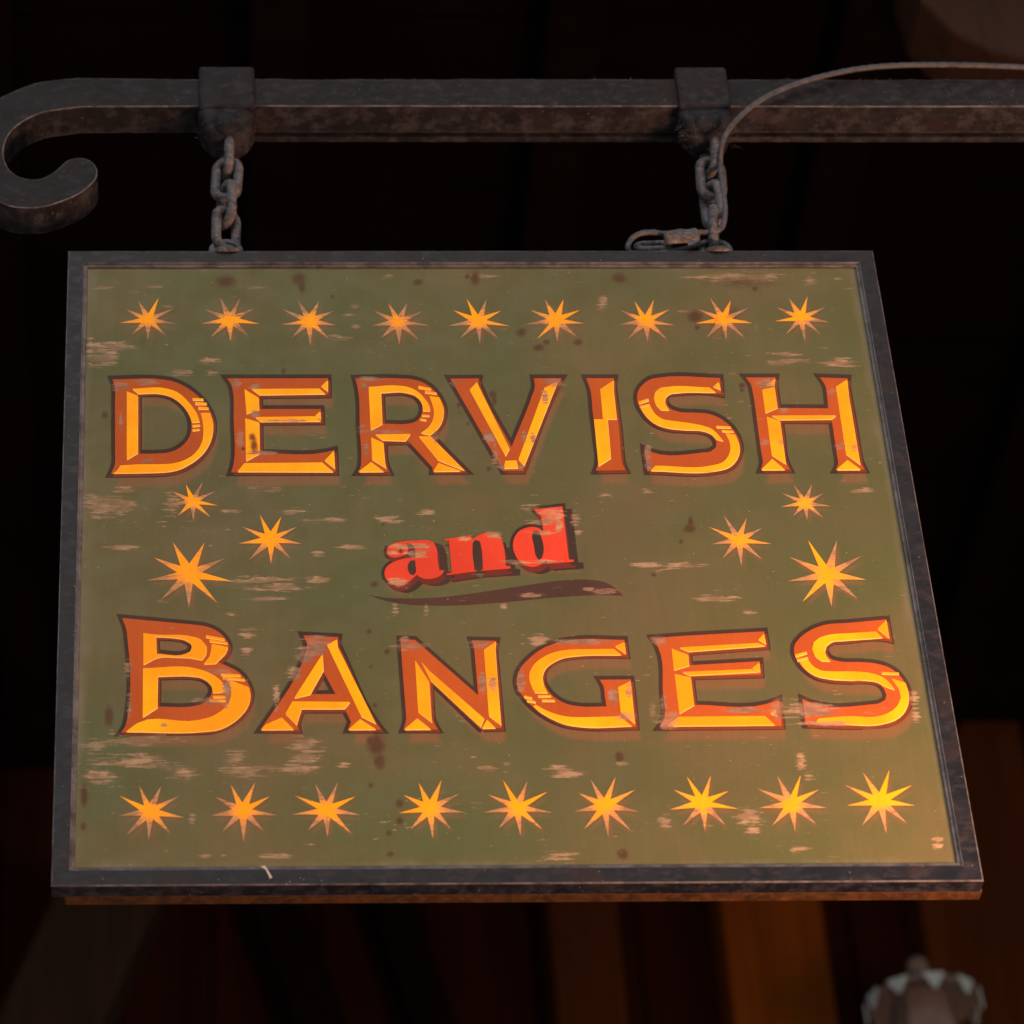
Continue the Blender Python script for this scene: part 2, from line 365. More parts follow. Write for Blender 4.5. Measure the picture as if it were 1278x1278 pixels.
L.append((Crop(785, 450, k8),
 [(905,175),(300,172),(210,190),(140,240),(95,300),(82,370),(95,440),(140,520),(200,590),(290,645),(390,675),(560,690),(740,705),(800,725),(850,770),(875,820),(865,870),(810,910),(740,918),(240,920),(155,885),(185,1100),(900,1095),(980,1075),(1050,1025),(1090,950),(1105,880),(1090,790),(1050,710),(990,640),(900,575),(800,535),(680,522),(480,508),(410,480),(365,430),(355,390),(370,350),(410,325),(480,318),(860,318),(915,330)],[],
 [([(800,268),(865,315),(470,320),(405,330),(365,365),(357,400),(375,455),(400,492),(320,490),(270,440),(250,370),(265,310),(310,275),(380,262)],[]),([(895,215),(912,290),(838,258)],[]),
  ([(210,450),(260,530),(330,580),(430,600),(600,622),(740,650),(830,685),(890,740),(940,800),(870,780),(820,730),(750,702),(560,688),(400,672),(290,640),(200,582),(140,512),(120,480)],[]),
  (bar(98,418,195,388,24),[]),(bar(112,458,205,438,16),[]),
  ([(960,720),(1060,740),(1090,810),(1102,890),(1085,960),(1040,1025),(970,1072),(890,1092),(215,1095),(265,1048),(850,1040),(930,1015),(985,960),(1010,890),(1000,800)],[]),(bar(870,658,1012,664,18),[]),(bar(925,698,1040,706,16),[])]))
L.append((Crop(930, 450, k8),
 [(10,170),(300,170),(292,230),(305,330),(325,475),(830,478),(820,370),(800,250),(750,170),(1020,180),(1015,240),(1030,340),(1080,620),(1130,920),(1150,1015),(1185,1085),(905,1087),(928,1030),(920,960),(865,595),(345,590),(370,760),(400,1000),(440,1085),(158,1087),(176,1030),(160,900),(120,600),(80,330),(60,240)],[],
 [([(170,290),(290,262),(320,470),(200,520)],[]),([(195,250),(298,178),(288,240)],[]),([(215,560),(345,600),(405,1030),(265,940)],[]),([(270,980),(395,1085),(160,1087)],[]),
  ([(260,548),(905,545),(860,582),(345,588)],[]),([(1015,190),(1030,340),(1145,1035),(1005,930),(905,260)],[]),([(1020,990),(1150,1085),(910,1087)],[])]))
L.append((Crop(135, 755, k67),
 [(120,112),(700,165),(830,185),(920,225),(985,290),(1010,350),(1000,400),(960,450),(915,480),(1010,520),(1110,580),(1170,660),(1195,740),(1180,830),(1130,910),(1050,980),(950,1030),(850,1055),(740,1060),(110,1070),(148,1010),(165,930),(165,300),(152,200)],
 [[(400,265),(560,275),(640,290),(690,320),(703,355),(690,390),(650,410),(405,410)],[(415,600),(700,598),(780,610),(840,645),(872,690),(872,740),(840,790),(780,835),(720,850),(412,855)]],
 [([(295,235),(400,248),(690,262),(775,288),(825,345),(820,410),(785,460),(680,442),(600,438),(420,440),(295,500)],[[(400,265),(560,275),(640,290),(690,320),(703,355),(690,390),(650,410),(405,410)]]),
  ([(870,325),(1003,352),(985,400),(940,450),(900,490),(800,495),(850,430)],[]),(bar(820,262,975,288,20),[]),(bar(850,298,1000,320,18),[]),
  ([(292,530),(750,535),(860,575),(940,630),(985,700),(990,730),(878,735),(870,690),(838,645),(775,607),(700,596),(415,598),(412,855),(412,862),(290,940)],[]),
  (bar(880,770,985,768,18),[]),(bar(850,800,985,800,18),[]),
  ([(985,615),(1180,690),(1193,760),(1170,850),(1110,930),(1020,1000),(920,1045),(820,1058),(150,1062),(250,990),(760,965),(880,930),(970,870),(1020,800),(1030,720)],[]),
  (bar(945,580,1110,592,18),[]),(bar(960,606,1145,628,18),[])]))
L.append((Crop(310, 770, k71),
 [(490,165),(795,180),(785,240),(820,310),(1130,940),(1175,998),(885,998),(912,930),(858,820),(472,820),(432,950),(440,998),(110,998),(150,940),(510,300),(522,240)],
 [[(665,482),(775,685),(550,685)]],
 [([(655,330),(665,470),(545,685),(405,718)],[]),([(390,748),(900,752),(850,812),(470,812),(425,955),(328,855)],[]),([(785,200),(788,260),(1130,945),(1000,880),(695,245)],[]),([(295,890),(400,995),(110,998),(150,955)],[]),([(990,905),(1130,995),(885,997)],[])]))
L.append((Crop(480, 775, k8),
 [(160,185),(300,190),(935,745),(905,400),(890,260),(870,195),(1110,200),(1100,260),(1120,560),(1150,900),(1165,1065),(955,1070),(455,595),(465,850),(478,990),(525,1080),(190,1080),(210,1020),(205,800),(180,480)],[],
 [([(303,390),(440,600),(465,975),(472,1010),(335,905)],[]),([(325,970),(460,1078),(195,1080)],[]),([(365,405),(450,500),(990,970),(955,1052),(460,595)],[]),([(1110,205),(1102,270),(1125,600),(1160,1035),(1040,945),(990,285)],[]),([(1022,985),(1105,1065),(970,1068)],[])]))
L.append((Crop(640, 775, k8),
 [(1110,190),(560,195),(420,225),(290,280),(170,370),(80,470),(40,580),(55,680),(110,760),(230,880),(380,975),(520,1030),(650,1050),(1225,1052),(1200,800),(1175,585),(870,588),(908,660),(920,760),(935,855),(640,850),(540,830),(440,780),(360,710),(305,620),(295,540),(330,460),(400,405),(500,365),(640,345),(1130,340)],[],
 [([(1005,278),(1080,335),(640,345),(500,365),(400,410),(330,465),(297,540),(305,620),(345,715),(220,712),(175,620),(165,530),(200,450),(280,375),(390,320),(520,290),(640,282)],[]),([(1110,210),(1125,325),(1020,250)],[]),
  ([(230,835),(330,890),(450,935),(560,955),(700,960),(1065,950),(1185,1045),(650,1048),(520,1025),(390,972),(260,895),(205,845)],[]),([(1170,600),(1215,1020),(1075,900),(1050,660)],[]),
  (bar(250,748,378,746,18),[]),(bar(290,790,415,792,18),[]),(bar(112,752,190,768,20),[]),(bar(140,792,225,806,20),[])]))
L.append((Crop(800, 765, k71),
 [(105,225),(400,203),(1090,165),(1110,295),(420,345),(428,465),(1050,430),(1058,545),(440,560),(470,815),(1110,808),(1220,770),(1245,1000),(165,1010),(200,950),(195,700),(155,310)],[],
 [([(272,315),(415,370),(425,465),(290,505)],[]),([(298,540),(438,570),(468,815),(340,890)],[]),([(340,305),(1035,265),(1100,290),(420,340)],[]),([(1088,185),(1108,275),(1040,235)],[]),([(365,522),(980,497),(1045,520),(430,552)],[]),([(1045,440),(1055,520),(988,485)],[]),
  ([(225,1000),(330,920),(1100,912),(1185,990)],[]),([(1190,850),(1205,910),(1145,890)],[])]))
L.append((Crop(975, 755, k71),
 [(930,130),(600,160),(370,182),(260,225),(170,290),(120,360),(118,430),(150,500),(210,570),(300,630),(420,660),(600,672),(790,672),(860,690),(910,740),(935,800),(920,845),(860,875),(780,885),(290,878),(190,838),(215,1060),(860,1060),(960,1045),(1050,1000),(1110,930),(1130,860),(1125,780),(1090,690),(1030,610),(940,550),(830,520),(700,508),(510,500),(440,480),(400,440),(385,395),(400,355),(440,330),(560,315),(900,292),(960,305)],[],
 [([(840,235),(895,288),(560,312),(440,328),(398,360),(384,410),(410,470),(435,495),(360,495),(300,450),(275,390),(290,330),(340,290),(420,265),(600,250)],[]),([(930,135),(955,290),(852,210)],[]),
  ([(235,480),(280,540),(350,578),(450,588),(680,590),(800,605),(900,640),(970,700),(1005,750),(910,715),(850,680),(780,668),(600,665),(420,652),(300,622),(210,560),(165,505)],[]),
  (bar(125,450,225,420,22),[]),(bar(140,488,235,466,18),[]),
  ([(980,650),(1100,690),(1128,790),(1122,870),(1085,950),(1020,1008),(930,1042),(450,1046),(310,1038),(330,1005),(600,985),(860,985),(960,950),(1030,890),(1060,820),(1040,740)],[]),(bar(890,602,1040,606,18),[])]))
c7 = Crop(470, 640, k8)
LOWER = [   # the small red word
 ([(100,390),(112,340),(170,305),(260,285),(390,275),(500,272),(570,295),(600,360),(610,470),(625,570),(675,573),(655,612),(600,645),(520,660),(450,650),(400,618),(345,668),(280,715),(215,728),(140,700),(85,645),(78,590),(100,540),(170,490),(260,460),(385,445),(380,350),(350,310),(300,305),(318,360),(300,410),(240,435),(160,445),(112,425)],
  [[(340,475),(385,472),(395,590),(365,625),(330,610),(310,560),(315,510)]]),
 ([(670,262),(940,222),(950,268),(1020,220),(1100,195),(1190,198),(1240,240),(1270,350),(1288,528),(1335,533),(1335,555),(1035,580),(1060,562),(1045,350),(1030,285),(985,268),(958,300),(955,360),(975,568),(1005,582),(700,622),(700,605),(750,595),(720,280),(670,274)],[]),
 ([(a+1198, b-160) for a, b in [(375,125),(655,95),(680,300),(718,625),(768,628),(768,648),(505,668),(498,635),(450,670),(380,698),(300,690),(230,645),(180,570),(160,490),(175,410),(220,345),(290,310),(370,300),(430,318),(465,345),(440,190),(380,137)]],
  [[(a+1198, b-160) for a, b in [(385,340),(420,345),(440,390),(465,560),(450,610),(420,630),(395,600),(370,490),(352,390),(360,350)]]])]
SWASH = Crop(450, 610, 3.7588)([(40,498),(110,510),(250,515),(420,505),(600,480),(800,450),(950,430),(1070,427),(1150,440),(1200,470),(1232,500),(1050,500),(900,510),(700,530),(500,545),(350,548),(200,540),(100,520)])
# stars: centre and radius across
STARS = [(185,399,36),(287,399,37),(386,401,37),(497,402,37),(597,401,37),(694,400,37),(806,401,36),(903,399,36),(1000,397,35),
 (241,626,31),(338,673,41),(236,717,54),(1005,628,30),(922,674,39),(1033,717,52),
 (187,1013,42),(303,1012,43),(408,1011,43),(537,1009,42),(646,1008,42),(755,1006,43),(877,1003,42),(988,1003,43),(1099,1000,45)]

# ---- rasters (photograph pixels) of wear, rust and the airbrushed shade
RX, RY = 1278, 1140
yy, xx = np.mgrid[0:RY, 0:RX].astype(np.float32)
wear = np.zeros((RY, RX), np.float32); rust = np.zeros_like(wear); shade = np.zeros_like(wear)
def ell(A, x, y, rx, ry, amp=1.0, soft=1.0):
    x0, x1, y0, y1 = int(max(0, x-2.2*rx-2)), int(min(RX, x+2.2*rx+3)), int(max(0, y-2.2*ry-2)), int(min(RY, y+2.2*ry+3))
    s = np.s_[y0:y1, x0:x1]
    d = np.sqrt(((xx[s]-x)/rx)**2+((yy[s]-y)/ry)**2)
    A[s] = np.maximum(A[s], amp*np.clip(1.12-0.62*d*soft, 0, 1)*(d < 1.8))
WEAR = [(129,360,10,3),(192,358,15,1.6),(318,359,12,2.2),(209,382,8,3),(113,437,5,17),(133,432,28,6),(130,447,20,9),(260,452,14,4),(226,466,15,4),(263,465,10,3),
 (130,630,25,13),(155,612,12,4),(153,630,15,6),(214,628,10,13),(285,638,14,3),(364,638,14,4),(330,611,20,3),(398,650,20,3),
 (150,482,11,5),(183,477,16,4),(151,525,3,11),(183,575,7,3),(482,345,7,2.4),(597,345,25,3),(442,382,5,2.4),(444,407,5,3),(424,421,12,4),(437,393,14,1.5),(752,379,6,8),(417,649,18,3),(487,649,15,5),(532,639,9,4),(663,634,11,5),
 (925,346,52,5.5),(1012,350,8,8),(1045,348,6,2),(978,442,18,3),(984,452,25,3.4),(1050,453,22,6),(756,618,10,3),(809,613,10,3),(1075,612,14,3),
 (154,683,25,3),(334,724,46,5),(345,734,40,4),(397,724,13,4),(330,747,25,3),(310,791,11,6),(307,812,7,8),(436,683,18,3),(397,691,8,3),(416,648,22,2.4),(287,767,10,2),
 (177,924,48,8),(119,930,16,8),(165,949,46,8),(228,965,20,8),(295,945,13,9),(310,961,30,9),(381,930,20,12),(385,947,17,8),(373,959,24,6),(428,955,10,2.5),(126,969,20,9),(240,1023,4,8),(346,1068,18,3.5),(256,1069,8,3),
 (483,647,14,4),(530,641,12,3),(812,706,26,3.6),(493,760,4,7),(532,760,3.4,7),(628,757,5,4),(663,743,14,3.2),(608,958,10,4),(632,953,5,3),(694,958,14,4),(710,966,25,4),(777,952,8,3),(698,1068,20,5),(827,1023,6,8),
 (850,706,32,3.4),(895,747,25,4),(935,765,10,3),(1000,950,6,12),(1010,970,7,6),(830,1025,8,9),(935,1020,16,11),(940,1037,8,6),(1170,1050,6,10),(1000,1060,12,4),
 (1010,885,36,10),(835,898,14,12),(829,880,4,16),(972,885,10,12),(930,886,30,4),(822,800,10,6),(815,888,4,10),(1141,870,6,9),(1143,893,5,8),(1030,903,40,3),
 (397,800,17,8),(388,812,20,7),(367,840,10,8),(345,870,4,16),(382,822,12,5),(505,802,6,10),(512,806,20,5),(597,804,13,6),(602,853,5,17),(615,855,5,9),(650,850,5,18),(672,800,12,7),(720,801,40,3.5),(765,870,6,10),(780,895,12,5),(785,862,4,9),
 (610,545,7,9),(618,565,4,14),(654,546,4,9),(665,547,4,9),(625,582,5,6),(650,583,4,5),(567,478,5,5),(690,478,14,5),(680,495,5,8),(955,478,12,6),(955,552,6,4),(974,552,4,4),(1049,557,6,5),(1066,559,4,5),(1038,490,6,4),(979,513,7,4),
 (463,473,18,3),(455,483,6,4),(452,535,5,6),(480,539,26,3),(457,560,3,10),(543,545,4,8),(808,566,5,8),(809,580,5,6),(294,478,7,7),(318,482,10,3),(300,548,5,12),(318,517,6,5),(355,525,30,2.4),(330,565,24,2.4),(745,462,0.5,0.5),
 (510,682,26,4),(520,690,20,5),(497,727,14,5),(686,641,18,8),(676,652,16,5),(698,655,5,10),(676,665,20,2.6),(645,702,20,3),(680,701,16,2.6),(490,690,9,3),(580,672,10,4),(615,668,10,5),(718,648,6,8),(722,665,6,3),(755,738,16,4),(735,735,8,3),
 (161,880,2.5,26),(160,835,4,14),(275,838,16,4),(283,865,6,20),(262,875,20,5),(205,905,6,3)]
for w in WEAR: ell(wear, *w)
for i in range(36):       # small stray chips
    ell(wear, rng.uniform(110, 1170), rng.uniform(340, 1070), rng.uniform(3, 9), rng.uniform(1, 2.4), 0.72)
RUST = [(131,518,4,4),(354,463,3,4),(522,352,6,4),(651,415,6,5),(672,434,6,4),(682,427,3.5,3),(721,427,5,4),(415,370,2.5,2.5),(282,351,10,7),(373,348,8,7),(377,358,4,7),(773,347,8,6),(942,361,3,3),(868,395,8,6),(870,409,3,3),(926,481,4,3),(926,487,3,2),
 (315,546,4,5),(317,556,4,8),(304,560,2.4,2.4),(860,660,7,5),(850,676,2.5,2.5),(862,650,3,6),(467,729,4,4),(816,717,3,3),(470,930,9,14),(474,950,7,9),(462,925,4,6),(773,945,5,6),(499,1003,5,5),(499,1025,4,5),(777,1066,6,6),(487,1066,4,3),(461,788,3,3),(483,813,3.4,3),(463,832,2,2),(468,880,3,3),
 (136,894,5,12),(105,992,4,14),(104,1032,3,5),(593,347,5,8),(594,1,1,1),(583,345,4,3),(615,492,4,5),(617,500,3,6),(573,505,3,3),(584,529,2,2),(478,655,2,2),(500,688,3,3),(895,400,14,8),(915,392,12,10),(610,585,3,3),(925,352,40,9),(485,1040,3,3),(463,980,3,3)]
for w in RUST: ell(rust, *w, 0.9 if w[2] < 12 else 0.5, 1.0)
for i in range(45): r = rng.uniform(0.8, 1.8); ell(rust, rng.uniform(110, 1170), rng.uniform(340, 1070), r, r, 0.5)
# grime gathered along the frame
def poly_mask(p):
    p = np.array(p); x0, y0 = np.floor(p.min(0)).astype(int)-1; x1, y1 = np.ceil(p.max(0)).astype(int)+2
    X, Y = xx[y0:y1, x0:x1], yy[y0:y1, x0:x1]; ins = np.zeros(X.shape, bool)
    for i in range(len(p)):
        ax, ay = p[i-1]; bx, by = p[i]
        if ay == by: continue
        ins ^= ((ay > Y) != (by > Y)) & (X < (bx-ax)*(Y-ay)/(by-ay)+ax)
    return x0, y0, ins
def add_poly(A, p, holes=(), dx=0, dy=0, v=1.0):
    x0, y0, m_ = poly_mask(p)
    B = np.zeros_like(A); B[y0+dy:y0+dy+m_.shape[0], x0+dx:x0+dx+m_.shape[1]][m_] = v
    for h in holes:
        x0, y0, m_ = poly_mask(h); B[y0+dy:y0+dy+m_.shape[0], x0+dx:x0+dx+m_.shape[1]][m_] = 0
    np.maximum(A, B, out=A)
def blur(A, r):
    for ax in (0, 1):
        K = 2*r+1; c_ = np.cumsum(np.pad(A, [(r+1, r) if a == ax else (0, 0) for a in (0, 1)], mode='edge'), axis=ax)
        A = (np.take(c_, range(K, c_.shape[ax]), axis=ax)-np.take(c_, range(0, c_.shape[ax]-K), axis=ax))/K
    return A
def samp(A, p):
    x = np.clip(p[:, 0], 0, RX-2); y = np.clip(p[:, 1], 0, RY-2); i = x.astype(int); j = y.astype(int); u = x-i; v = y-j
    return A[j, i]*(1-u)*(1-v)+A[j, i+1]*u*(1-v)+A[j+1, i]*(1-u)*v+A[j+1, i+1]*u*v

YP = 0.0045          # face of the painted panel, set back from the frame's face at y = 0
def star_poly(cx, cy, r, inner=0.29):
    c = at(cx, cy, YP); e = at(cx+1, cy, YP); s = (e-c).length*r; out = []
    for k in range(18):
        a = -math.pi/2 + k*math.pi/9 + random.uniform(-.035, .035); q = s*(1.0 if k % 2 == 0 else inner)*(1+random.uniform(-.09, .09))
        out.append((c.x+q*math.cos(a), YP, c.z+q*math.sin(a)))
    return c, out
star_geo = [star_poly(*s) for s in STARS]
letters = []
for crop, outer, holes, gold in L:
    o_ = crop(outer); h_ = [crop(h) for h in holes]
    letters.append((o_, h_, [(smooth(crop(a)) if len(a) > 6 else crop(a), [smooth(crop(h)) for h in hs]) for a, hs in gold]))
    so_ = smooth(o_); sh_ = [smooth(h) for h in h_]
    add_poly(shade, so_, sh_, 6, 17, 1.0)
for outer, holes in LOWER: add_poly(shade, smooth(c7(outer)), [], 1, 13, 0.55)
for c, p in star_geo: add_poly(shade, [pix(q) for q in p], [], 4, 6, 0.8)
shade = blur(blur(shade, 1), 1)

# ------------------------------------------------------------------ the hanging sign
SW, SH, RAILW, DEP = 0.90, 0.81891, 0.0225, 0.021
sign = empty('hanging_sign', (0, DEP/2, Z0-SH),
  'weathered green painted sign board with gold lettering and stars in a dark frame', 'sign')
ZT, ZB = Z0, Z0-SH
# mitred frame rails with a stepped inner lip
prof = [(0.0, 0.0), (0.0185, 0.0), (0.0185, 0.0022), (0.0222, 0.0022), (0.0222, 0.0062), (0.0222, DEP), (0.0, DEP)]   # (inward, depth)
def rail(name, a, b, inward):
    a, b, inw = Vector(a), Vector(b), Vector(inward); d = (b-a).normalized(); V = []
    for end, s in ((a, 1), (b, -1)):
        for q, dep in prof: V.append(end + inw*q + d*(s*q) + Vector((0, dep, 0)))
    n = len(prof); F = [tuple(range(n)), tuple(range(2*n-1, n-1, -1))]
    for i in range(n): j = (i+1) % n; F.append((i, i+n, j+n, j))
    me = bmesh.new(); vs_ = [me.verts.new(v) for v in V]
    for f in F: me.faces.new([vs_[i] for i in f])
    bmesh.ops.recalc_face_normals(me, faces=me.faces)
    V = [v.co.copy() for v in me.verts]; me.verts.index_update(); F = [tuple(v.index for v in f.verts) for f in me.faces]; me.free()
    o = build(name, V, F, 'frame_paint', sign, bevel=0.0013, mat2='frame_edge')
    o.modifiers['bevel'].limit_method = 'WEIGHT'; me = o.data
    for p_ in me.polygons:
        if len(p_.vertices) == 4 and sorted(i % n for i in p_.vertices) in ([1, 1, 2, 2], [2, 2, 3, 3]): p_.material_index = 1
    bw = me.attributes.new('bevel_weight_edge', 'FLOAT', 'EDGE')
    bw.data.foreach_set('value', [1.0 if abs(e.vertices[0]-e.vertices[1]) == n and min(e.vertices) in (0, 1, 3, 6) else 0.0 for e in me.edges])
    return o
h = SW/2
rail('top_rail', (-h, 0, ZT), (h, 0, ZT), (0, 0, -1))
rail('bottom_rail', (-h, 0, ZB), (h, 0, ZB), (0, 0, 1))
rail('side_rail', (-h, 0, ZB), (-h, 0, ZT), (1, 0, 0))
rail('side_rail', (h, 0, ZB), (h, 0, ZT), (-1, 0, 0))
build('scratch', [at(*q, -0.0003) for q in ((325, 1081), (331, 1080.5), (340, 1095), (337, 1097), (332, 1086))], [(0, 4, 3, 2, 1)], 'pale_scratch', sign)
# painted panel: a fine sheet that carries the wear pattern
nu, nv = 380, 350; x0, x1, z0, z1 = -h+0.021, h-0.021, ZB+0.021, ZT-0.021
gx, gz = np.meshgrid(np.linspace(x0, x1, nu), np.linspace(z0, z1, nv))
PV = np.stack([gx.ravel(), np.full(gx.size, YP), gz.ravel()], 1)
ft = np.array(fw); rta = np.array(rt); upa = np.array(up); ca = np.array(CAM)
def pixs(A): v = A-ca; d = v@ft; return np.stack([PX0+FPX*(v@rta)/d, PY0-FPX*(v@upa)/d], 1)
pp = pixs(PV)
idx = np.arange(nu*nv).reshape(nv, nu)
PF = np.stack([idx[:-1, :-1].ravel(), idx[:-1, 1:].ravel(), idx[1:, 1:].ravel(), idx[1:, :-1].ravel()], 1)
ed = np.minimum(np.minimum(gx-x0, x1-gx)/0.030, np.minimum((gz-z0)/0.022, (z1-gz)/0.014)).ravel()
grime = np.clip(1-ed, 0, 1)**1.3*0.8
build('panel', PV.tolist(), PF.tolist(), 'green_paint', sign, attrs={'wear': samp(wear, pp), 'rust': samp(rust, pp), 'shade': samp(shade, pp), 'grime': grime})
v, f = box(-h+0.0215, h-0.0215, YP+0.002, DEP-0.001, ZB+0.0215, ZT-0.0215); build('backing_board', v, f, 'frame_paint', sign)
v, f = box(-h+0.012, h+0.003, DEP+0.0005, DEP+0.017, ZB+0.001, ZT-0.012); build('added_rear_board', v, f, 'added_rear_wood', sign, bevel=0.0015)  # added board, stands in for the blurred warm glow along the sign's edge

def sheet(name, polys, Y, mat, parent, cell=4.0, extra=None):
    """flat coat of paint on the panel; polys = [(outline, holes)] in photograph pixels, cut into a fine net for the wear pattern"""
    bm = bmesh.new()
    for outer, holes in polys:
        loops = [[Vector((a, b, 0)) for a, b in q] for q in [outer]+list(holes)]
        flat = [bm.verts.new(v) for q in loops for v in q]
        for t in geometry.tessellate_polygon(loops):
            try: bm.faces.new([flat[i] for i in t])
            except ValueError: pass
    bm.verts.ensure_lookup_table()
    xs = [v.co.x for v in bm.verts]; ys = [v.co.y for v in bm.verts]
    for lo_, hi_, ax in ((min(xs), max(xs), 0), (min(ys), max(ys), 1)):
        q = lo_+cell
        while q < hi_:
            pc = (q, 0, 0) if ax == 0 else (0, q, 0); pn = (1, 0, 0) if ax == 0 else (0, 1, 0)
            bmesh.ops.bisect_plane(bm, geom=bm.verts[:]+bm.edges[:]+bm.faces[:], plane_co=pc, plane_no=pn); q += cell
    bm.verts.index_update()
    P = np.array([(v.co.x, v.co.y) for v in bm.verts])
    F = []
    for f_ in bm.faces:
        t = [v.index for v in f_.verts]
        if f_.normal.z > 0: t.reverse()     # picture y runs down; face the street
        F.append(tuple(t))
    V = [at(a, b, Y) for a, b in P]; bm.free()
    at_ = {'wear': samp(wear, P), 'rust': samp(rust, P), 'shade': np.zeros(len(P))}
    return build(name, V, F, mat, parent, attrs=at_)
S0 = 0.00016
for o_, h_, gold in letters:
    g5 = lambda d: (smooth(offset(o_, d)), [smooth(offset(q, -d)) for q in h_])
    lt = sheet('letter', [g5(5.0)], YP-S0, 'outline_paint', sign)
    a, hs = g5(0.6); sft = lambda q, dx, dy: [(x+dx, y+dy) for x, y in q]
    sheet('lower_edge', [(sft(a, 3.0, 3.4), [sft(q, 3.0, 3.4) for q in hs])], YP-2*S0, 'edge_paint', lt)
    sheet('letter_face', [g5(0.3)], YP-3*S0, 'orange_paint', lt)
    sheet('pale_line', [(sft(a_, 0.5, 1.3), [sft(q, .5, 1.3) for q in hs_]) for a_, hs_ in gold], YP-3.5*S0, 'pale_paint', lt)
    sheet('gold_facet', gold, YP-4*S0, 'gold_paint', lt)
for outer, holes in LOWER:
    o_ = c7(outer); h_ = [c7(q) for q in holes]
    lt = sheet('small_letter', [(smooth(offset(o_, 3.6)), [])], YP-S0, 'outline_paint', sign)
    sheet('block_shade', [(sft(smooth(offset(o_, 2.6)), 9.5, 6.0), [])], YP-1.5*S0, 'outline_paint', lt)
    sheet('lower_edge', [(sft(smooth(o_), 2.4, 7.0), [])], YP-2*S0, 'maroon_paint', lt)
    sheet('inner_shade', [(smooth(offset(h_[0], 0.8)) if h_ else c7([(950,262),(1048,262),(1066,590),(966,592)]), [])], YP-2.5*S0, 'outline_paint', lt)
    sheet('letter_face', [(smooth(o_), [smooth(q) for q in h_])], YP-3*S0, 'red_paint', lt)
sheet('underline_swash', [(smooth(SWASH), [])], YP-S0, 'swash_paint', sign)
for si, (c, p) in enumerate(star_geo):
    # a fan of thin kites: centre, inner ring, tips, every ray with its own wear
    V = []; F = []; W_ = []
    base_w = random.choice([0.05, 0.15, 0.3, 0.4]) if si < 15 else random.choice([0.05, 0.15, 0.25])
    if si in (3,): base_w = 0.5
    if si in (10, 11, 23): base_w = 0.0
    for k in range(9):
        tip = Vector(p[2*k]); a = Vector(p[2*k-1]); b = Vector(p[2*k+1]); cc = Vector((c.x, YP, c.z))
        low = max(0.0, -math.sin(-math.pi/2+k*2*math.pi/9))
        wt = random.random()*0.55 + base_w*0.7 + low*0.22
        wt = min(1.0, max(0, wt-0.06)*1.8)
        b0 = len(V); ctr = (a+b)*0.5
        for q, wv in ((cc, base_w*0.18), (a, wt*0.35), (b, wt*0.35), ((a+tip)*.5, wt), ((b+tip)*.5, wt*.8), (tip, wt*1.05), (ctr, wt*0.5), ((ctr+tip)*.5, wt*.85)):
            V.append((q.x, YP-S0*1.2, q.z)); W_.append(wv)
        for t in ((0, 1, 6), (0, 6, 2), (1, 3, 7, 6), (6, 7, 4, 2), (3, 5, 7), (7, 5, 4)): F.append(tuple(b0+i for i in t))
    P = pixs(np.array(V)); wv = np.clip(np.maximum(np.array(W_), 0.8*samp(wear, P)), 0, 1)
    build('star', V, F, 'star_paint', sign, attrs={'wear': wv, 'rust': samp(rust, P)*.7, 'shade': np.zeros(len(V))})

# ------------------------------------------------------------------ iron bracket with its curled end
YC = DEP/2+0.004                    # the bracket, chains and sign hang in one plane
BS = 0.0435                         # thickness of the square bar
YF = YC-BS/2
br = empty('sign_bracket', (1.6, YC, at(640, 132, YF).z+BS/2),
  'dark wrought iron bracket arm with a curled end above the sign', 'bracket')
cs = Crop(0, 80, 5.807)
zlow = at(640, 132.5, YF).z
curl = cs([(560,100),(400,115),(270,135),(130,185),(0,245),(-110,320),(-190,430),(-235,560),(-235,700),(-190,830),(-110,930),(0,1000),(80,1030),(200,1042),(330,1030),(450,992),(560,945),(650,880),(700,815),(705,770),(670,710),(610,683),(550,680),(480,705),(430,750),(380,790),(290,830),(200,832),(110,800),(50,740),(25,660),(35,570),(70,500),(130,440),(200,395),(300,352),(450,325),(600,308)])
curl = smooth(curl, 60)
cw = [at(a, b, YF) for a, b in curl]
xr = 1.75
def arm_z(x, top): return zlow + (BS if top else 0.0)
xs_ = [xr-i*0.024 for i in range(int((xr+0.29)/0.024)+1)]
front = [Vector((x, YF, zlow+BS+random.uniform(-.0008, .0008))) for x in xs_] + cw + [Vector((x, YF, zlow+random.uniform(-.00035, .00035))) for x in xs_[::-1]]
back = [v+Vector((0, BS, 0)) for v in front]
V, F = prism(front, back)
bm = bmesh.new(); vv = [bm.verts.new(q) for q in V]
for f_ in F: bm.faces.new([vv[i] for i in f_])
bmesh.ops.recalc_face_normals(bm, faces=bm.faces); bm.verts.index_update()
F = [tuple(q.index for q in f_.verts) for f_ in bm.faces]; bm.free()
build('arm', V, F, 'bracket_iron', br, bevel=0.0010, mat2='edge_glint_iron')
# added bar behind the arm, standing in for a blurred warm strip of light
v, f = box(-0.26, xr, YC+BS/2+0.0005, YC+BS/2+0.009, zlow-0.007, zlow+0.03); build('added_back_strap', v, f, 'bracket_iron', br, bevel=0.001)

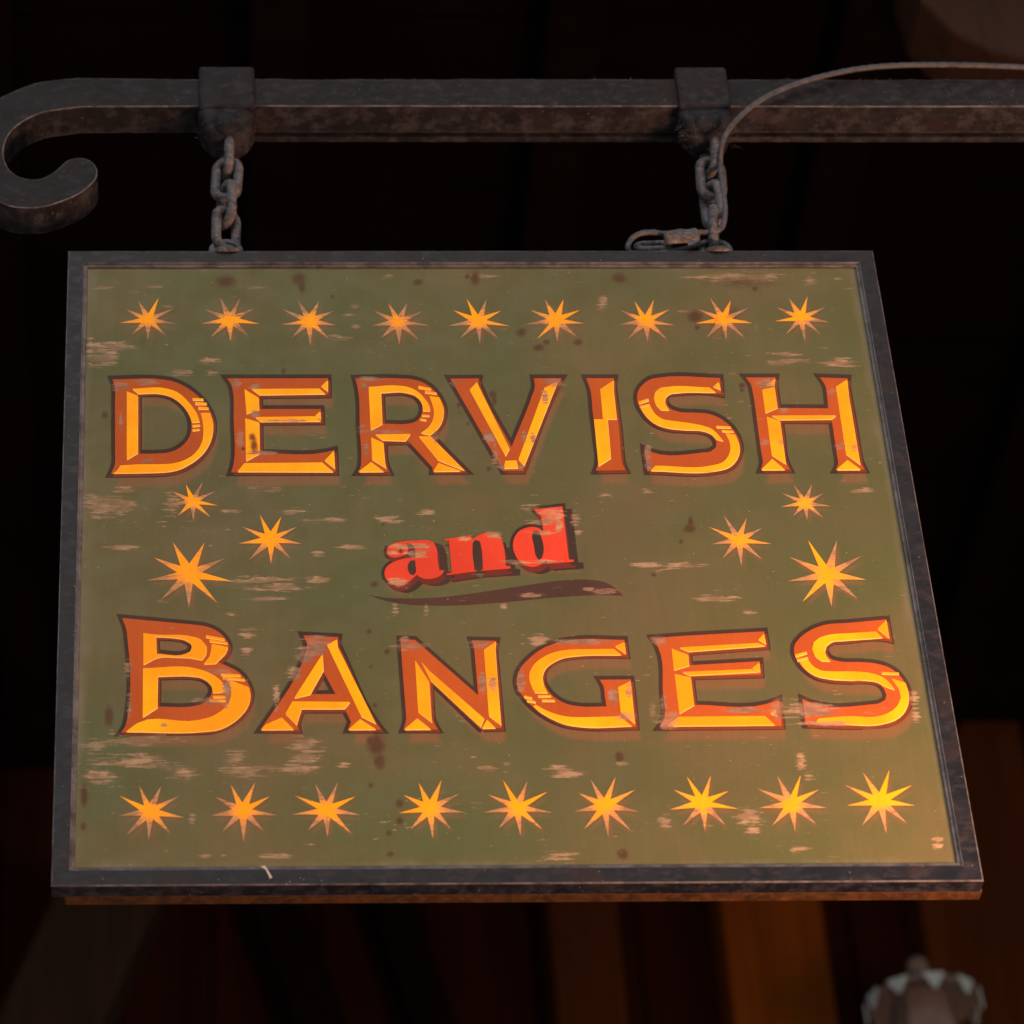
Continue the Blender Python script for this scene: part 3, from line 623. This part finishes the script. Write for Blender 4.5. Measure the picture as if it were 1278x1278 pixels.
def clamp(xa, xb, xla, xlb, xtip, ytip):
    zt = at(280, 82, YF-0.006).z
    za = at((xa+xb)/2, 133.5, YF-0.006).z
    X0, X1 = at(xa, 110, YF-0.006).x, at(xb, 110, YF-0.006).x
    cl = box(X0, X1, YF-0.006, YC+BS/2+0.010, za, zt)
    o = build('clamp', cl[0], cl[1], 'bracket_iron', br, bevel=0.0040)
    # tapering lug under the clamp
    t = at(xtip, ytip, YC); n = 10; rings = []
    for q in (0, .25, .5, .75, 1.0):
        zz = za-0.0005 + (t.z-za)*q; s = 1.06-0.50*q**1.9
        cx = (X0+X1)/2*(1-q)+t.x*q; wx = (X1-X0)/2*0.97*s; wy = (BS/2+0.004)*(1-0.40*q**2)
        rings.append([(cx+wx*math.copysign(abs(math.cos(a))**.32, math.cos(a)), YC+wy*math.copysign(abs(math.sin(a))**.32, math.sin(a)), zz) for a in [2*math.pi*k/20 for k in range(20)]])
    V = [p for r_ in rings for p in r_]; F = []
    for i in range(4):
        for k in range(20): F.append((i*20+k, (i+1)*20+k, (i+1)*20+(k+1) % 20, i*20+(k+1) % 20))
    F.append(tuple(range(20))); F.append(tuple(range(99, 79, -1)))
    build('lug', V, F, 'bracket_iron', o, smooth=True)
    # domed rivet head on the underside of the lug's front
    r = [(0.0, 0.006), (0.008, 0.0052), (0.014, 0.003), (0.017, -0.002)]
    c0 = Vector((((X0+X1)/2)*.6+t.x*.4, YC-(BS/2+0.004)*0.90, za+(t.z-za)*.45)); V = []; F = []
    for rr_, hh in r[::-1]:
        for k in range(16): a = 2*math.pi*k/16; V.append((c0.x+rr_*math.cos(a), c0.y-hh, c0.z+rr_*math.sin(a)))
    for i in range(3):
        for k in range(16): F.append((i*16+k, i*16+(k+1) % 16, (i+1)*16+(k+1) % 16, (i+1)*16+k))
    build('boss', V, F, 'bracket_iron', o, smooth=True)
    return t
tipL = clamp(248, 318, 250, 318, 284, 186)
tipR = clamp(845, 910, 845, 910, 886, 186)
# dust fibres and cobweb caught on the iron
V = []; F = []
def fibre(p, d, ln, r=0.00022):
    q = [Vector(p)+Vector(d)*ln*t+Vector((random.gauss(0, 1), random.gauss(0, 1), random.gauss(0, 1)))*ln*.13*t for t in (0, .35, .7, 1)]
    a, b = tube(q, r, 3, rfun=lambda t: r*(1-.7*t)); base = len(V); V.extend(a); F.extend(tuple(i+base for i in u) for u in b)
for i in range(1500):
    x = random.uniform(-0.36, 0.75); fibre((x, YF+random.uniform(0, .012), zlow+BS-0.0005), (random.uniform(-1, 1), random.uniform(-.6, .3), random.uniform(.1, .8)), random.uniform(.0010, .0042), 0.00028)
for tp, nn in ((tipL, 70), (tipR, 130)):
    for i in range(nn):
        x = tp.x+random.choice((-1, 1))*random.uniform(.010, .034); z = tp.z+random.uniform(0.0, .05)
        fibre((x, YC-random.uniform(0, .02), z), (random.uniform(-1, 1), random.uniform(-.5, .2), random.uniform(-.8, .4)), random.uniform(.003, .016 if tp is tipR else .008))
tag(build('dust_fibres', V, F, 'fibre', br), kind='stuff')

# ------------------------------------------------------------------ chains
def stadium(c, ax, wd, ln, wid, n=9):
    """closed link path: long axis ax, across wd"""
    r = wid/2; st = ln/2-r; P = []
    for k in range(n): a = math.pi*k/(n-1); P.append(c+ax*(st+r*math.sin(a))+wd*(r*math.cos(a)))
    for k in range(n): a = math.pi*k/(n-1); P.append(c-ax*(st+r*math.sin(a))-wd*(r*math.cos(a)))
    return P
def chain(p0, p1, nl, angs, wr, label):
    root = empty('chain', p1, label, 'chain', 'hanging chains of the sign')
    d = (p1-p0); Lt = d.length; ax = d.normalized(); s1 = Vector((1, 0, 0)); s1 = (s1-ax*s1.dot(ax)).normalized(); s2 = ax.cross(s1)
    pitch = Lt/nl; ln = pitch+2*wr*1.0+wr*1.2
    for i in range(nl):
        c = p0+ax*(pitch*(i+.5)); a = R(angs[i]); wd = s1*math.cos(a)+s2*math.sin(a)
        tl = ax+ s1*random.uniform(-.06, .06); tl.normalize()
        v, f = tube(stadium(c, tl, wd, ln, 0.0365-2*wr), wr, 10, True)
        build('link', v, f, 'chain_iron', root, smooth=True)
    return root
zs = ZT
eyeL = Vector((at(282, 311, YC).x, YC, zs+0.013)); eyeR = Vector((at(893, 311, YC).x, YC, zs+0.013))
topL = tipL+Vector((0, 0, 0.010)); topR = tipR+Vector((0, 0, 0.010))
chain(topL, eyeL+Vector((0, 0, 0.012)), 4, (80, 8, 62, -28), 0.0057, 'rusty grey chain hung from the clamp beside the curled bracket end')
chain(topR, eyeR+Vector((0, 0, 0.012)), 4, (70, -10, 58, 100), 0.0057, 'rusty grey chain that the steel wire runs down beside')
for e in (eyeL, eyeR):      # eye bolts screwed into the frame's top: parts of the sign
    P = [e+Vector((0.0125*math.cos(a)*1.25, 0, 0.0125*math.sin(a))) for a in [2*math.pi*k/20 for k in range(20)]]
    ring = tube(P, 0.0040, 10, True)
    fl = lathe([(0.020, zs-0.001), (0.020, zs+0.003), (0.011, zs+0.005), (0.004, zs+0.006)], e.x, e.y, 20)
    v, f = merge(ring, fl); build('eye_bolt', v, f, 'chain_iron', sign, smooth=True)

# ------------------------------------------------------------------ safety wire
wire = empty('wire_cable', (eyeR.x-0.06, YC, ZT), 'thin grey twisted steel wire looped round the chain and run along the bracket arm', 'wire')
YW = YF-0.010
def spline(pts, n=10):
    pts = [Vector(p) for p in pts]; Q = [pts[0]*2-pts[1]]+pts+[pts[-1]*2-pts[-2]]; out = []
    for i in range(1, len(Q)-2):
        for k in range(n):
            t = k/n; a, b, c, d = Q[i-1], Q[i], Q[i+1], Q[i+2]
            out.append(0.5*((2*b)+(c-a)*t+(2*a-5*b+4*c-d)*t*t+(3*b-a-3*c+d)*t**3))
    return out+[pts[-1]]
path = [at(1420, 92, YW), at(1278, 84, YW), at(1180, 81, YW), at(1100, 83, YW), at(1040, 92, YW), at(985, 108, YW), at(945, 128, YW), at(915, 155, YW), at(901, 180, YW+0.004),
        at(899, 205, YC-0.014), at(902, 235, YC-0.014), at(905, 262, YC-0.014), at(901, 284, YC-0.014), at(886, 290, YC-0.012), at(872, 290, YC-0.012), at(840, 293, YC-0.011), at(815, 290, YC-0.010), at(798, 292, YC-0.010), at(787, 300, YC-0.008), at(784, 311, YC-0.006), at(792, 317, YC-0.002), at(820, 316, YC-0.002), at(850, 311, YC-0.004), at(878, 303, YC-0.006), at(896, 298, YC+0.004)]
sp_ = spline(path, 30); even = [sp_[0]]
for q in sp_[1:]:
    while (q-even[-1]).length > 0.0012: even.append(even[-1]+(q-even[-1]).normalized()*0.0012)
v, f = tube(even, 0.0030, 12, lobes=5, twist=260.0); build('strand', v, f, 'cable_steel', wire, smooth=True)
a, b = at(829, 297, YC-0.012), at(872, 293, YC-0.012); ax = (b-a).normalized(); P = []
sx = Vector((0, 1, 0)); sz = ax.cross(sx); ring = []
for t, s in ((0, .72), (.06, 1), (.3, .94), (.5, 1.03), (.72, .93), (.94, 1), (1, .7)):
    for k in range(12):
        q = 2*math.pi*k/12
        ring.append(a+(b-a)*t+sx*0.006*s*math.cos(q)+sz*0.0095*s*math.sin(q)*(1+.08*math.sin(5*q+t*9)))
F = [(i*12+k, i*12+(k+1) % 12, (i+1)*12+(k+1) % 12, (i+1)*12+k) for i in range(6) for k in range(12)]+[tuple(range(11, -1, -1)), tuple(range(72, 84))]
build('ferrule', ring, F, 'ferrule_metal', wire)
lk = at(815, 308, YC+0.002); v, f = tube(stadium(lk, Vector((1, 0, .05)).normalized(), Vector((0, .5, .85)).normalized(), 0.036, 0.019), 0.0042, 10, True)
build('thimble', v, f, 'chain_iron', wire, smooth=True)
# a chip of torn metal foil under the ferrule
build('foil_chip', [at(858, 302, YC-0.02), at(872, 297, YC-0.02), at(873, 301, YC-0.021), at(859, 307, YC-0.0215)], [(0, 1, 2, 3)], 'ferrule_metal', wire)

# ------------------------------------------------------------------ what stands dimly behind: timber front under a deep overhang
YB = 4.0; ZS = 6.10
fac = empty('timber_facade', (0, YB+0.3, 0), 'dark brown timber framed wall in the shade behind the sign', 'wall')
for i in range(26):     # upright boards
    x = -2.6+i*0.26
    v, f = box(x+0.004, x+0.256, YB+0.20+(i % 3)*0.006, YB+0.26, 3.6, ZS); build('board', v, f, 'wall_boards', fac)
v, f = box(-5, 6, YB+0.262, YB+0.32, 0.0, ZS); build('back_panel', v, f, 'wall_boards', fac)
def post(xa, xb, mat='post_timber'):
    A, B = at(xa, 1200, YB).x, at(xb, 1200, YB).x
    v, f = box(A, B, YB, YB+0.19, 3.6, ZS); build('post', v, f, mat, fac, bevel=0.012)
post(690, 778, 'dark_timber'); post(908, 1036); post(1160, 1330, 'dark_timber'); post(150, 230, 'wall_boards')
def brace(pa, pb, w, Y, mat, name='brace', parent=fac, dep=0.12):
    a, b = at(*pa, Y), at(*pb, Y); d = (b-a).normalized(); n_ = Vector((-d.z, 0, d.x))*w/2
    fr = [a+n_, b+n_, b-n_, a-n_]; v, f = prism(fr, [q+Vector((0, dep, 0)) for q in fr]); return build(name, v, f, mat, parent, bevel=0.01)
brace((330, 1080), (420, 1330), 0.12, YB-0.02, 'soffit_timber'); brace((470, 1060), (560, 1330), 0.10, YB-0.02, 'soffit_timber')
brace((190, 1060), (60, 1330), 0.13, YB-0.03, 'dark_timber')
brace((150, 1080), (30, 1340), 0.22, YB-0.5, 'grey_timber', dep=0.15)
sof = empty('overhang_soffit', (0, 2.6, ZS), 'almost black boarded underside of the overhanging storey above the sign', 'soffit')
for i in range(30):
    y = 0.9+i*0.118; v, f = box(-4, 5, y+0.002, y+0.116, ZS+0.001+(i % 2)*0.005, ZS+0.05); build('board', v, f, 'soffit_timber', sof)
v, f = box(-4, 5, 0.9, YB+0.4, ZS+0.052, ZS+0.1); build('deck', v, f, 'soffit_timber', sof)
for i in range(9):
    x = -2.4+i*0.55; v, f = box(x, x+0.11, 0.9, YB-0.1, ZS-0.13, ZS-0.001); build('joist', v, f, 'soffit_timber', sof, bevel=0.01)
# curved timber bracket, blurred in the top right corner
cb = empty('curved_brace', at(1250, 40, 1.2), 'brown curved timber brace in the shade beyond the bracket arm', 'brace')
o1 = [at(a, b, 1.2) for a, b in [(1130,-60),(1150,0),(1190,40),(1240,66),(1300,78),(1400,84)]]; o2 = [at(a, b, 1.2) for a, b in [(1500,-60)]]
fr = [Vector(q) for q in o1]+o2; v, f = prism(fr, [q+Vector((0, .14, 0)) for q in fr]); build('brace_block', v, f, 'brace_wood', cb, bevel=0.008)

# ------------------------------------------------------------------ blurred lantern top
YL = 3.0
lc = at(1152, 1250, YL); s = (at(1153, 1250, YL)-lc).length
lan = empty('lantern', (lc.x, YL, 0), 'blurred brown lantern top with pale blue scalloped rim below the sign', 'lantern')
zc = lc.z
v, f = lathe([(0.004, zc+62*s), (10*s, zc+59*s), (14*s, zc+49*s), (12*s, zc+38*s), (9*s, zc+30*s), (18*s, zc+21*s)][::-1], lc.x, YL, 28); build('finial', v, f, 'lantern_brown', lan, smooth=True)
v, f = lathe([(8*s, zc+22*s), (32*s, zc+19*s), (54*s, zc+12*s), (67*s, zc+1*s), (70*s, zc-5*s), (66*s, zc-4*s), (50*s, zc+5*s), (30*s, zc+11*s)][::-1], lc.x, YL, 40); build('cap', v, f, 'lantern_brown', lan, smooth=True)
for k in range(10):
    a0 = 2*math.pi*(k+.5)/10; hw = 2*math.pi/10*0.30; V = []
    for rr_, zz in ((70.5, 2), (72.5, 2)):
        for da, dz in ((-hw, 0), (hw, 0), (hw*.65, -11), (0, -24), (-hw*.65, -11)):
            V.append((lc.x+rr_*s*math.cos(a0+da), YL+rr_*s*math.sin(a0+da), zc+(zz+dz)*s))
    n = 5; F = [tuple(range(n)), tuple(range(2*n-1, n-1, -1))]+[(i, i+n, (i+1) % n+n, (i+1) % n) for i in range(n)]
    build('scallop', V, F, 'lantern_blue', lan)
v, f = lathe([(34*s, zc+6*s), (35*s, zc-20*s), (40*s, zc-60*s), (38*s, zc-150*s), (22*s, zc-180*s)][::-1], lc.x, YL, 8); build('lantern_body', v, f, 'lantern_brown', lan)
v, f = lathe([(0.03, zc-175*s), (0.03, 1.0), (0.045, 0.9), (0.06, 0.0)][::-1], lc.x, YL, 20); build('lantern_post', v, f, 'lantern_brown', lan, smooth=True)
